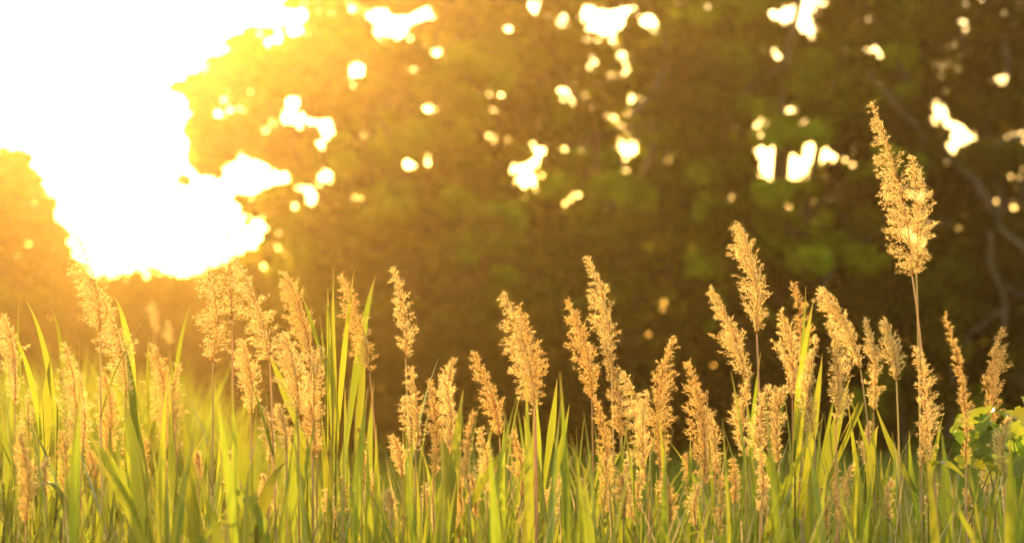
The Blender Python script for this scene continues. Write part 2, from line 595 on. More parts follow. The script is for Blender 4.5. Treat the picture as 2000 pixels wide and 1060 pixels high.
tree('small distant tree with airy golden crown beyond the hedge', 10, 29.5, TL, 75, 0.24, 85, 0.105, M['dark_leaf'], spread=2.0, trunk_r=0.16, gaps=False, fork_py=560)


def shrub(label, px, Y, h, w, n, leaf, mat, cat='shrub', group='dark undergrowth below the trees', lean=0.0):
    bx = ray(px, 770).x * Y
    root = thing('wild_shrub', label, cat, (bx, Y, 0), group)
    k = 40
    u = rng.random(k)
    zz = 0.04 * h + 0.88 * h * rng.random(k)
    prof = np.sqrt(np.clip(1 - (zz / (h * 1.02)) ** 2.4, 0.04, 1))
    th = rng.random(k) * 2 * math.pi
    rr = np.sqrt(u) * w * 0.5 * prof
    cen = np.stack([bx + rr * np.cos(th) + lean * zz, Y + rr * np.sin(th) * 0.8, zz], 1)
    rad = w * 0.17 * (0.7 + 0.6 * rng.random(k))
    V, q = leaf_cloud(cen, rad, n // k, leaf, droop=0.1)
    o = np.array([bx, Y, 0.0])
    link('foliage', mesh_np('foliage', V - o, q, mats=(mat,)), root)
    for i in range(5):
        e = cen[i]
        lp = limb_path(o + np.array([random.uniform(-.1, .1), random.uniform(-.1, .1), -0.1]), e, 0.1, 5)
        link('stem', tube_mesh('stem', [p - o for p in lp], np.linspace(0.03, 0.008, 5), M['bark'], 5), root)
    return root


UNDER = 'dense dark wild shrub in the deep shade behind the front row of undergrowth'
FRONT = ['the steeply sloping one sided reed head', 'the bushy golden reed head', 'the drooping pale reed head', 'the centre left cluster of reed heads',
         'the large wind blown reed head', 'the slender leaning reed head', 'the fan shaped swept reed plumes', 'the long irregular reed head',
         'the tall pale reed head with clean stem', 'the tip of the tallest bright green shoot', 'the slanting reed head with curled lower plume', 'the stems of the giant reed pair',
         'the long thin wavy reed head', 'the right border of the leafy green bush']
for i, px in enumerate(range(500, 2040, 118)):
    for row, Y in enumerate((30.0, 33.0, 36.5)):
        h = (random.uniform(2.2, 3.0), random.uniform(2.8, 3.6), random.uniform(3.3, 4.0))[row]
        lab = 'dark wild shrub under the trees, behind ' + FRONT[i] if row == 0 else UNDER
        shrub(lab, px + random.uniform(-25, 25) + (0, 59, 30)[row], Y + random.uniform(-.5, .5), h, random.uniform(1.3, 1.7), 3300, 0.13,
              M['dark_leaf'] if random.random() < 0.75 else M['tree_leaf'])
HEDGE = ['far hedge shrub below the small distant tree, cut by the left border', 'far hedge shrub beneath the airy golden distant tree, behind the broad upright left head',
         'far hedge shrub behind the combed feathery reed head', 'far hedge shrub directly right of the combed feathery reed head', 'far hedge shrub in the middle of the bright open sky gap',
         'far hedge shrub between the open sky gap and the wide fluffy reed head', 'far hedge shrub behind the tallest left reed with sparse tip', 'far hedge shrub touching the ragged olive green tree']
for i, px in enumerate((-90, 60, 150, 235, 300, 370, 440, 520)):
    shrub(HEDGE[i], px, 27 + random.uniform(-.8, .8), random.uniform(2.5, 2.72), random.uniform(1.45, 1.75), 7000, 0.11, M['dark_leaf'], 'shrub', 'far hedge on the left')


random.seed(21)
rng = np.random.default_rng(22)
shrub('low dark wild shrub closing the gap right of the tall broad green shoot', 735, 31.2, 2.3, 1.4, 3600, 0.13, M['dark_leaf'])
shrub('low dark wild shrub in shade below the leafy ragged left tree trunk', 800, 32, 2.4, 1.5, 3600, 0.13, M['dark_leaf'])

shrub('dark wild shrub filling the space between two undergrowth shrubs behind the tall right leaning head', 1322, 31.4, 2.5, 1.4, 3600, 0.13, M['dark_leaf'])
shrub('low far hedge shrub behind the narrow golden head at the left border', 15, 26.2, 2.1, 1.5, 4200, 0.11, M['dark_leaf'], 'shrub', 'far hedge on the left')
random.seed(31)
rng = np.random.default_rng(32)
# ------------------------------------------------------------------ meadow, far reeds, low grass (uncountable)
def blades(name, roots, heights, widths, mat, lean=0.25, segs=3):
    n = len(roots)
    th = rng.random(n) * 2 * math.pi
    face = np.stack([np.cos(th), np.sin(th), np.zeros(n)], 1)            # width direction
    la = rng.random(n) * 2 * math.pi
    ln = np.stack([np.cos(la), np.sin(la), np.zeros(n)], 1) * (heights * lean * (0.3 + rng.random(n)))[:, None]
    V = np.empty((n, segs * 2 + 1, 3))
    for s in range(segs + 1):
        t = s / segs
        c = roots + ln * t ** 2 + np.array([0, 0, 1.0]) * (heights * (t - 0.12 * t ** 3))[:, None]
        if s < segs:
            w = (widths * (1 - 0.75 * t ** 2) * 0.5)[:, None]
            V[:, s * 2] = c - face * w
            V[:, s * 2 + 1] = c + face * w
        else:
            V[:, segs * 2] = c
    k = segs * 2 + 1
    b = np.arange(n)[:, None] * k
    quads = np.concatenate([b + np.array([s * 2, s * 2 + 1, s * 2 + 3, s * 2 + 2]) for s in range(segs - 1)])
    tris = b + np.array([segs * 2 - 2, segs * 2 - 1, segs * 2])
    o = link(name, mesh_np(name, V.reshape(-1, 3), quads, tris, mats=(mat,)))
    o['kind'] = 'stuff'
    return o


def scatter(n, y0, y1, px0=-150, px1=2150, power=1.0):
    Y = y0 + (y1 - y0) * rng.random(n) ** power
    px = px0 + (px1 - px0) * rng.random(n)
    return np.stack([(px - 1000) / FPX * Y, Y, np.full(n, -0.05)], 1), px


R, px = scatter(22000, 9.5, 29.5)
blades('meadow_grass', R, 0.22 + 0.22 * rng.random(len(R)), np.full(len(R), 0.014), M['meadow'], 0.5)
R, px = scatter(5200, 11, 22, -150, 620, 1.0)
hh = (1.45 + 0.35 * rng.random(len(R))) * np.clip(1.0 - (px - 330) / 700, 0.5, 1.0) * (0.75 + 0.25 * rng.random(len(R)))
blades('distant_reeds', R, hh, np.full(len(R), 0.022), M['grass'], 0.18, 4)
R, px = scatter(5200, 5.0, 9.5)
hh = (0.66 + 0.44 * rng.random(len(R)) ** 1.3)
blades('low_grass', R, hh, 0.009 + 0.013 * rng.random(len(R)), M['grass'], 0.28, 4)


R, px = scatter(5200, 16, 28, 480, 2150, 1.0)
blades('distant_reeds', R, (0.62 + 0.36 * rng.random(len(R))) * (0.7 + 0.3 * rng.random(len(R))), np.full(len(R), 0.03), M['grass'], 0.16, 4)
R, px = scatter(520, 5.2, 8.8)
blades('dry_straw', R, 0.75 + 0.55 * rng.random(len(R)), 0.0035 + 0.003 * rng.random(len(R)), M['reed_stem'], 0.22, 6)


# ------------------------------------------------------------------ reed leaves and leafy shoots
def blade_mesh(name, ctrl, width, fold=0.25, segs=12, side=None, twist=0.0, wpos=0.3, dead=False):
    """A long reed leaf along a bezier (3 control points): two strips meeting in a shallow fold."""
    p0, p1, p2 = [np.asarray(c, float) for c in ctrl]
    V, UV, q = [], [], []
    ref = np.array([1.0, 0.15, 0.0]) if side is None else np.asarray(side, float)
    for i in range(segs + 1):
        t = i / segs
        c = (1 - t) ** 2 * p0 + 2 * t * (1 - t) * p1 + t * t * p2
        tg = unit(2 * (1 - t) * (p1 - p0) + 2 * t * (p2 - p1))
        s = ref - tg * np.dot(ref, tg)
        s = s / (np.linalg.norm(s) + 1e-9)
        nn = np.cross(tg, s)
        a = twist * t
        s, nn = s * math.cos(a) + nn * math.sin(a), nn * math.cos(a) - s * math.sin(a)
        w = 0.5 * width * min(1.0, 0.45 + 0.55 * t / wpos) * (1 - max(0, (t - wpos) / (1 - wpos))) ** 0.95
        w = max(w, 0.0006)
        V += [c - s * w + nn * w * fold, c, c + s * w + nn * w * fold]
        UV += [(0, t), (0.5, t), (1, t)]
        if i < segs:
            b = i * 3
            q += [(b, b + 1, b + 4, b + 3), (b + 1, b + 2, b + 5, b + 4)]
    return mesh_np(name, V, q, mats=(M['dead_blade'] if dead else M['blade'],), uv=UV, smooth=True)


def make_shoot_template(k):
    """Meshes of one leafy shoot about 1 m tall: (name, mesh) pairs."""
    parts = []
    lean = np.array([random.uniform(-.05, .05), random.uniform(-.05, .05), 0])
    H = 0.72
    stem = [np.array([0, 0, H * t]) + lean * t * t for t in np.linspace(0, 1, 6)]
    parts.append(('stem', tube_mesh('shoot_stem', stem, np.linspace(0.0035, 0.0018, 6), M['shoot_stem'], 5)))
    n = random.randint(5, 7)
    ang0 = random.random() * 6.28
    for i in range(n):
        t = 0.35 + 0.65 * i / (n - 1)
        p0 = np.array([0, 0, H * t]) + lean * t * t
        a = ang0 + i * math.pi + random.uniform(-.7, .7)
        d = np.array([math.cos(a), math.sin(a), 0])
        ln = random.uniform(0.26, 0.42) * (1.0 if i < n - 1 else 0.8)
        tilt = random.uniform(0.12, 0.38) if i < n - 1 else random.uniform(0.0, 0.12)
        up = np.array([0, 0, 1.0])
        p1 = p0 + ln * 0.55 * (up * math.cos(tilt) + d * math.sin(tilt))
        t2 = tilt + random.uniform(0.05, 0.45)
        if random.random() < 0.10:
            t2 += 1.2
        p2 = p1 + ln * 0.5 * (up * math.cos(t2) + d * math.sin(t2))
        side = np.cross(d, up) + 0.5 * rng.normal(size=3) * np.array([1, 1, 0])
        parts.append(('leaf', blade_mesh('shoot_leaf', (p0, p1, p2), random.uniform(0.012, 0.030), random.uniform(.15, .5), 10, side, random.uniform(-.8, .8), dead=(i == 0 and random.random() < 0.5))))
    return parts


TEMPLATES = [make_shoot_template(k) for k in range(22)]
ENV = [(-100, 700), (0, 720), (120, 720), (250, 730), (350, 770), (420, 810), (480, 780), (600, 760), (690, 740), (760, 830), (850, 770), (900, 770), (960, 800),
       (1040, 765), (1180, 785), (1300, 825), (1400, 820), (1500, 740), (1600, 740), (1700, 800), (1760, 820), (1900, 850), (2100, 830)]
EX, EY = [e[0] for e in ENV], [e[1] for e in ENV]
SHOOT_LABEL = 'slender green reed shoot with narrow upright leaves in the dense lower growth'
for i in range(285):
    Y = random.uniform(4.9, 8.4)
    ppx = -80 + 2160 * ((i * 0.618034) % 1.0) + random.uniform(-8, 8)
    top = float(np.interp(ppx, EX, EY)) - 5 + 190 * random.random() ** 1.2
    h = CAM_Z + ray(ppx, top).z * Y
    base = ray(ppx, 770)
    root = thing('reed_shoot', SHOOT_LABEL, 'reed shoot', (base.x * Y, Y, -0.05), 'green reed shoots')
    sc = max(h + 0.05, 0.6)
    root.scale = (1, 1, sc)
    root.rotation_euler = (0, 0, random.random() * 6.28)
    for nm, me in random.choice(TEMPLATES):
        link(nm, me, root)


def px_shoot(label, leaves, Y=6.5):
    """A shoot whose broad leaves were measured in the photograph: each (tip, mid, foot, width px, depth step)."""
    fx = leaves[0][2][0]
    x0 = ray(fx, 770).x * Y
    root = thing('reed_shoot', label, 'reed shoot', (x0, Y, -0.05), 'green reed shoots')
    o = np.array([x0, Y, -0.05])
    top = min(l[2][1] for l in leaves)
    tpt = np.array(at(fx, top - 40, Y)) - o
    st = [np.array([0, 0, 0.0]) * (1 - t) + tpt * t for t in np.linspace(0, 1, 6)]
    link('stem', tube_mesh('shoot_stem', st, np.linspace(0.0045, 0.002, 6), M['shoot_stem'], 6), root)
    for tip, mid, foot, w, dy in leaves:
        a = np.array(at(foot[0], foot[1], Y)) - o
        m = np.array(at(mid[0], mid[1], Y + dy * 0.5)) - o
        b = np.array(at(tip[0], tip[1], Y + dy)) - o
        c = 2 * m - 0.5 * (a + b)
        side = np.array([1.0, random.uniform(-.5, .5), 0])
        link('leaf', blade_mesh('shoot_leaf', (a, c, b), w / FPX * Y, random.uniform(.15, .4), 14, side, random.uniform(-.5, .5), 0.45), root)


px_shoot('tall broad green shoot with pointed blades between the fuzzy heads left of centre',
         [((651, 520), (650, 700), (656, 900), 14, 0.05), ((640, 690), (641, 610), (640, 880), 6, 0.1), ((692, 525), (672, 690), (655, 900), 12, -0.05), ((640, 560), (644, 700), (650, 880), 11, .1)])
px_shoot('green shoot with a wide curved blade and thin bent tip behind the drooping pale head',
         [((733, 540), (706, 660), (672, 890), 19, 0.0), ((640, 850), (655, 900), (662, 960), 16, 0.1), ((715, 640), (705, 760), (690, 960), 16, .1)], 6.6)
px_shoot('thin leaning green shoot with arched tips beside the tall broad shoot',
         [((587, 568), (612, 640), (636, 720), 9, 0.0), ((607, 630), (628, 690), (648, 800), 7, 0.05), ((625, 620), (634, 700), (650, 830), 6, .1)], 6.7)
px_shoot('tallest broad bright green shoot rising in front of the heads right of centre',
         [((1588, 590), (1566, 760), (1552, 1010), 25, 0.0), ((1606, 690), (1590, 820), (1560, 1010), 20, -0.1), ((1574, 560), (1566, 700), (1550, 900), 10, 0.1), ((1660, 735), (1628, 850), (1590, 1000), 26, .05), ((1470, 850), (1510, 930), (1540, 1030), 22, -.1)], 6.4)
px_shoot('green shoot with a bright yellow slanting blade under the drooping feathery head',
         [((523, 690), (556, 760), (600, 880), 20, 0.0), ((575, 830), (590, 900), (600, 1000), 18, -.05), ((560, 840), (575, 920), (590, 1020), 26, -.1)], 6.5)
px_shoot('green shoot with a tall arching blade right behind the pair of leaning left heads',
         [((224, 580), (252, 690), (262, 900), 20, 0.0), ((240, 660), (256, 760), (270, 930), 22, -.05), ((232, 700), (262, 800), (290, 960), 14, .1)], 6.6)
px_shoot('group of thin arched blades above the grass at the far left',
         [((50, 585), (88, 690), (112, 860), 13, 0.0), ((38, 580), (36, 680), (52, 830), 6, 0.05), ((100, 600), (120, 680), (134, 850), 10, .1), ((22, 640), (60, 740), (80, 860), 12, -.1), ((98, 700), (90, 800), (85, 930), 26, 0)], 6.5)
px_shoot('slim single green shoot leaning right beside the gap in the left grass',
         [((372, 595), (352, 670), (335, 790), 8, 0.0), ((290, 660), (288, 740), (292, 850), 8, .1), ((330, 690), (338, 760), (345, 850), 9, 0)], 6.7)
px_shoot('dark near shoot with a wide blurred blade crossing the lower left grass',
         [((243, 780), (262, 890), (286, 1060), 34, 0.0), ((165, 840), (225, 930), (275, 1050), 26, .05), ((200, 860), (240, 950), (280, 1060), 20, -.1)], 5.7)
px_shoot('dark near shoot with two heavy blades in the lower grass below the yellow slanting blade',
         [((440, 800), (476, 910), (500, 1070), 32, 0.0), ((560, 900), (520, 960), (500, 1070), 28, .05), ((428, 870), (452, 960), (490, 1070), 22, -.1)], 5.8)
px_shoot('green shoot with a long blade crossing in front of the small heads at centre',
         [((1012, 850), (950, 930), (880, 1070), 16, 0.0), ((862, 850), (876, 930), (880, 1060), 30, .1), ((905, 760), (892, 880), (884, 1040), 24, .1)], 6.0)
px_shoot('cluster of pale pointed blades beside the big two tipped fluffy head',
         [((1088, 740), (1078, 830), (1060, 960), 16, 0.0), ((1022, 810), (1036, 880), (1050, 1000), 22, .05), ((1045, 740), (1048, 850), (1055, 980), 18, .1), ((1112, 790), (1098, 870), (1070, 1000), 14, 0)], 6.6)
px_shoot('green shoot with crossing blades under the small narrow head at right',
         [((1716, 830), (1700, 900), (1690, 1060), 22, 0.0), ((1640, 860), (1680, 790), (1590, 1000), 13, .05), ((1706, 780), (1745, 880), (1790, 960), 15, .1), ((1740, 890), (1725, 970), (1710, 1070), 20, 0)], 6.5)
px_shoot('shoot with one thin leaf bending far over toward the leafy green bush',
         [((1895, 945), (1850, 905), (1812, 912), 14, -0.05), ((1842, 810), (1826, 880), (1812, 960), 12, 0.0), ((1776, 840), (1782, 930), (1800, 1040), 14, 0.05)], 6.5)
px_shoot('low shoot with bent seedy blade running down beside the leafy green bush',
         [((1975, 1050), (1900, 990), (1860, 1040), 16, 0), ((1960, 890), (1975, 980), (1990, 1070), 18, .05), ((2010, 900), (1996, 980), (1990, 1060), 18, -.05)], 6.3)


random.seed(41)
rng = np.random.default_rng(42)
# ------------------------------------------------------------------ reeds with seed heads
def fluff_pieces(P, D, spread, length, width):
    """Slender fuzzy spikelets at points P along directions D: a folded diamond and two hairs each."""
    n = len(P)
    d = unit(D + rng.normal(size=(n, 3)) * spread)
    s = unit(np.cross(d, rng.normal(size=(n, 3))))
    u = np.cross(d, s)
    ln = length * (0.4 + 1.1 * rng.random(n))[:, None]
    wd = width * (0.5 + 0.9 * rng.random(n))[:, None]
    V = np.empty((n, 13, 3))
    V[:, 0] = P
    V[:, 1] = P + d * ln * 0.4 + s * wd + u * wd * 0.4
    V[:, 2] = P + d * ln
    V[:, 3] = P + d * ln * 0.4 - s * wd + u * wd * 0.4
    for k in (4, 7, 10):
        h = unit(d + rng.normal(size=(n, 3)) * 0.6)
        hl = ln * (0.7 + 0.6 * rng.random(n))[:, None]
        V[:, k] = P + d * ln * 0.3 + s * 0.00022
        V[:, k + 1] = P + d * ln * 0.3 - s * 0.00022
        V[:, k + 2] = P + d * ln * 0.3 + h * hl
    b = np.arange(n)[:, None] * 13
    return V.reshape(-1, 3), b + np.array([0, 1, 2, 3]), np.concatenate([b + np.array([4, 5, 6]), b + np.array([7, 8, 9]), b + np.array([10, 11, 12])])


def plume_geometry(base, d0, bias_vec, L, dens, spike):
    """One side branch of a seed head: an arching thread thick with spikelets."""
    n = 7
    pts = [base]
    d = d0.copy()
    step = L / (n - 1)
    for i in range(n - 1):
        d = unit(d + bias_vec * 0.16 + np.array([0, 0, -0.07]) * i * 0.55 + rng.normal(size=3) * 0.06)
        pts.append(pts[-1] + d * step)
    pts = np.array(pts)
    m = max(6, int(L / 0.00138 * dens))
    t = 0.06 + 0.94 * rng.random(m) ** 0.8
    f = t * (n - 1)
    i0 = np.clip(f.astype(int), 0, n - 2)
    P = pts[i0] + (pts[i0 + 1] - pts[i0]) * (f - i0)[:, None]
    D = unit(pts[i0 + 1] - pts[i0])
    P = P + rng.normal(size=P.shape) * (0.0012 + 0.0035 * np.sin(np.clip(t, 0, 1) * math.pi) ** 0.7)[:, None] * min(1.0, L / 0.05)
    V, q, tr = fluff_pieces(P, D, 0.42, spike, spike * 0.085)
    TV, TQ = [], []
    tube(pts, np.linspace(0.0007, 0.0003, n), 3, TV, TQ)
    tv, tq = TV[0], TQ[0]
    b = len(V)
    return np.concatenate([V, tv]), np.concatenate([q, tq + b]), tr, np.concatenate([np.zeros(len(q), int), np.ones(len(tq), int)])


def fluff_of(label, tip):
    if 'giant' in label:
        return M['fluff']
    if any(k in label for k in ('brown', 'dull', 'dark', 'orange', 'pinkish', 'amber')):
        return M['fluff_ripe']
    if tip[0] < 760 and random.random() < 0.6:
        return M['fluff_pale']
    return M['fluff'] if random.random() < 0.7 else M['fluff_ripe']


def reed(label, tip, base, w, foot_dx=None, Y=None, side=-0.6, dens=1.0, open_=0.0, sparse_top=0.0, bend=0.12, leaves=1):
    """One reed: stem from the ground, seed head from base to tip as measured in the photograph (px)."""
    Y = 6.6 + random.uniform(-.35, .4) if Y is None else Y
    pb = np.array(at(base[0], base[1], Y))
    pt = np.array(at(tip[0], tip[1], Y + random.uniform(-.04, .04)))
    if foot_dx is None:
        foot_dx = (base[0] - tip[0]) * 0.35 + random.uniform(-8, 8)
    slope = foot_dx / FPX * Y
    foot = np.array([pb[0] + slope, Y + random.uniform(-.05, .05), -0.05])
    root = thing('reed', label, 'reed', tuple(foot), 'dry reeds with golden seed heads')
    # stem leaves the ground nearly upright and runs on as the axis of the head
    ax = pt - pb
    L = np.linalg.norm(ax)
    ctrl = pb - unit(ax) * 0.30 * np.array([1, 1, 1])
    ctrl[0] = pb[0] + slope * 0.35
    st = [(1 - t) ** 2 * foot + 2 * t * (1 - t) * ctrl + t * t * pb for t in np.linspace(0, 1, 10)]
    link('stem', tube_mesh('reed_stem', [p - foot for p in st], np.linspace(0.0042, 0.0022, 10) * (1.12 if w > 60 or tip[1] < 450 else 0.95), M['reed_stem'], 6), root)
    # head axis
    sd = np.array([1.0, 0, 0])
    c2 = pb + ax * 0.5 + sd * bend * L * (1 if tip[0] < base[0] else -1) + np.array([0, 0, 0.02 * L])

    def axis(t):
        return (1 - t) ** 2 * pb + 2 * t * (1 - t) * c2 + t * t * pt

    def tang(t):
        return unit(2 * (1 - t) * (c2 - pb) + 2 * t * (pt - c2))
    head_me = tube_mesh('seed_head', [axis(t) - foot for t in np.linspace(0, 1, 9)], np.linspace(0.0014, 0.0004, 9), M['rachis'], 5)
    head = link('seed_head', head_me, root)
    fl = fluff_of(label, tip)
    half = w * 0.48 / FPX * Y
    pk, ex = random.uniform(0.14, 0.38), random.uniform(1.0, 1.8)
    rag = [(random.random(), random.uniform(0.02, 0.05)) for _ in range(random.choice((0, 0, 1, 1, 2, 3)))]
    nb = int(42 + L / 0.25 * 44)
    open_ = open_ if open_ else random.choice((0, 0, 0.1, 0.2))
    big = w >= 46
    bunch = []
    for i in range(nb):
        t = (i + random.random() * 0.8) / nb
        t = t ** 1.05
        prof = (0.5 + 0.5 * min(1, t / pk)) * (1 - max(0, (t - pk) / (1 - pk)) ** ex * 0.88)
        if any(abs(t - c_) < w_ for c_, w_ in rag):
            prof *= random.uniform(0.35, 0.6)
        th = random.random() * 2 * math.pi
        rad = np.array([math.cos(th), math.sin(th) * 0.8, 0.0]) + np.array([side * 0.75, 0, 0])
        sgn = 1.0 if np.dot(rad, [side, 0, 0]) > 0 else 0.62
        rad = unit(rad)
        tg = tang(t)
        rad = unit(rad - tg * np.dot(rad, tg))
        a = math.radians(random.uniform(13, 28) + 34 * open_)
        reach = half * prof * sgn * random.uniform(0.80 - 0.3 * open_, 1.10 + 0.25 * open_)
        ln = np.clip(reach / math.sin(a), 0.012, 0.13)
        if t + ln * math.cos(a) / L > 1.08:
            ln = max(0.012, (1.08 - t) * L / math.cos(a))
        dd = dens
        if sparse_top and t > 0.5:
            if random.random() < sparse_top:
                continue
            dd *= 0.5
        d0 = tg * math.cos(a) + rad * math.sin(a)
        g = plume_geometry(axis(t) - foot, d0, rad * (0.3 + open_), ln, dd, 0.0075)
        bunch.append((t, g))
    # tip spikelets
    m = int(60 * (1 if not sparse_top else 0.4))
    tt = 0.75 + 0.25 * rng.random(m)
    P = np.array([axis(x) for x in tt]) - foot + rng.normal(size=(m, 3)) * 0.0015
    D = np.array([tang(x) for x in tt])
    V, q, tr = fluff_pieces(P, D, 0.35, 0.0085, 0.001)
    bunch.append((1.0, (V, q, tr, np.zeros(len(q), int))))
    n_pl = max(8, nb // 5) if big else 1
    for k in range(n_pl):
        sel = [g for t, g in bunch if int(min(t, 0.9999) * n_pl) == k]
        if not sel:
            continue
        VV, QQ, TT, QM, b = [], [], [], [], 0
        for V, q, tr, qm in sel:
            VV.append(V)
            QQ.append(q + b)
            TT.append(tr + b)
            QM.append(qm)
            b += len(V)
        me = mesh_np('plume', np.concatenate(VV), np.concatenate(QQ), np.concatenate(TT), (fl, M['rachis']), np.concatenate(QM), np.zeros(sum(len(x) for x in TT), int))
        link('plume', me, head)
    for k in range(leaves):
        t = random.uniform(0.45, 0.72)
        p0 = (1 - t) ** 2 * foot + 2 * t * (1 - t) * ctrl + t * t * pb - foot
        a = random.random() * 6.28
        d = np.array([math.cos(a), math.sin(a), 0])
        ln = random.uniform(0.22, 0.38)
        tl = random.uniform(0.15, 0.45)
        p1 = p0 + ln * 0.5 * np.array([d[0] * math.sin(tl), d[1] * math.sin(tl), math.cos(tl)])
        tl += random.uniform(0.1, 0.5)
        p2 = p1 + ln * 0.5 * np.array([d[0] * math.sin(tl), d[1] * math.sin(tl), math.cos(tl)])
        link('leaf', blade_mesh('reed_leaf', (p0, p1, p2), random.uniform(0.012, 0.02), .3, 9, (-d[1], d[0], 0), random.uniform(-.6, .6)), root)


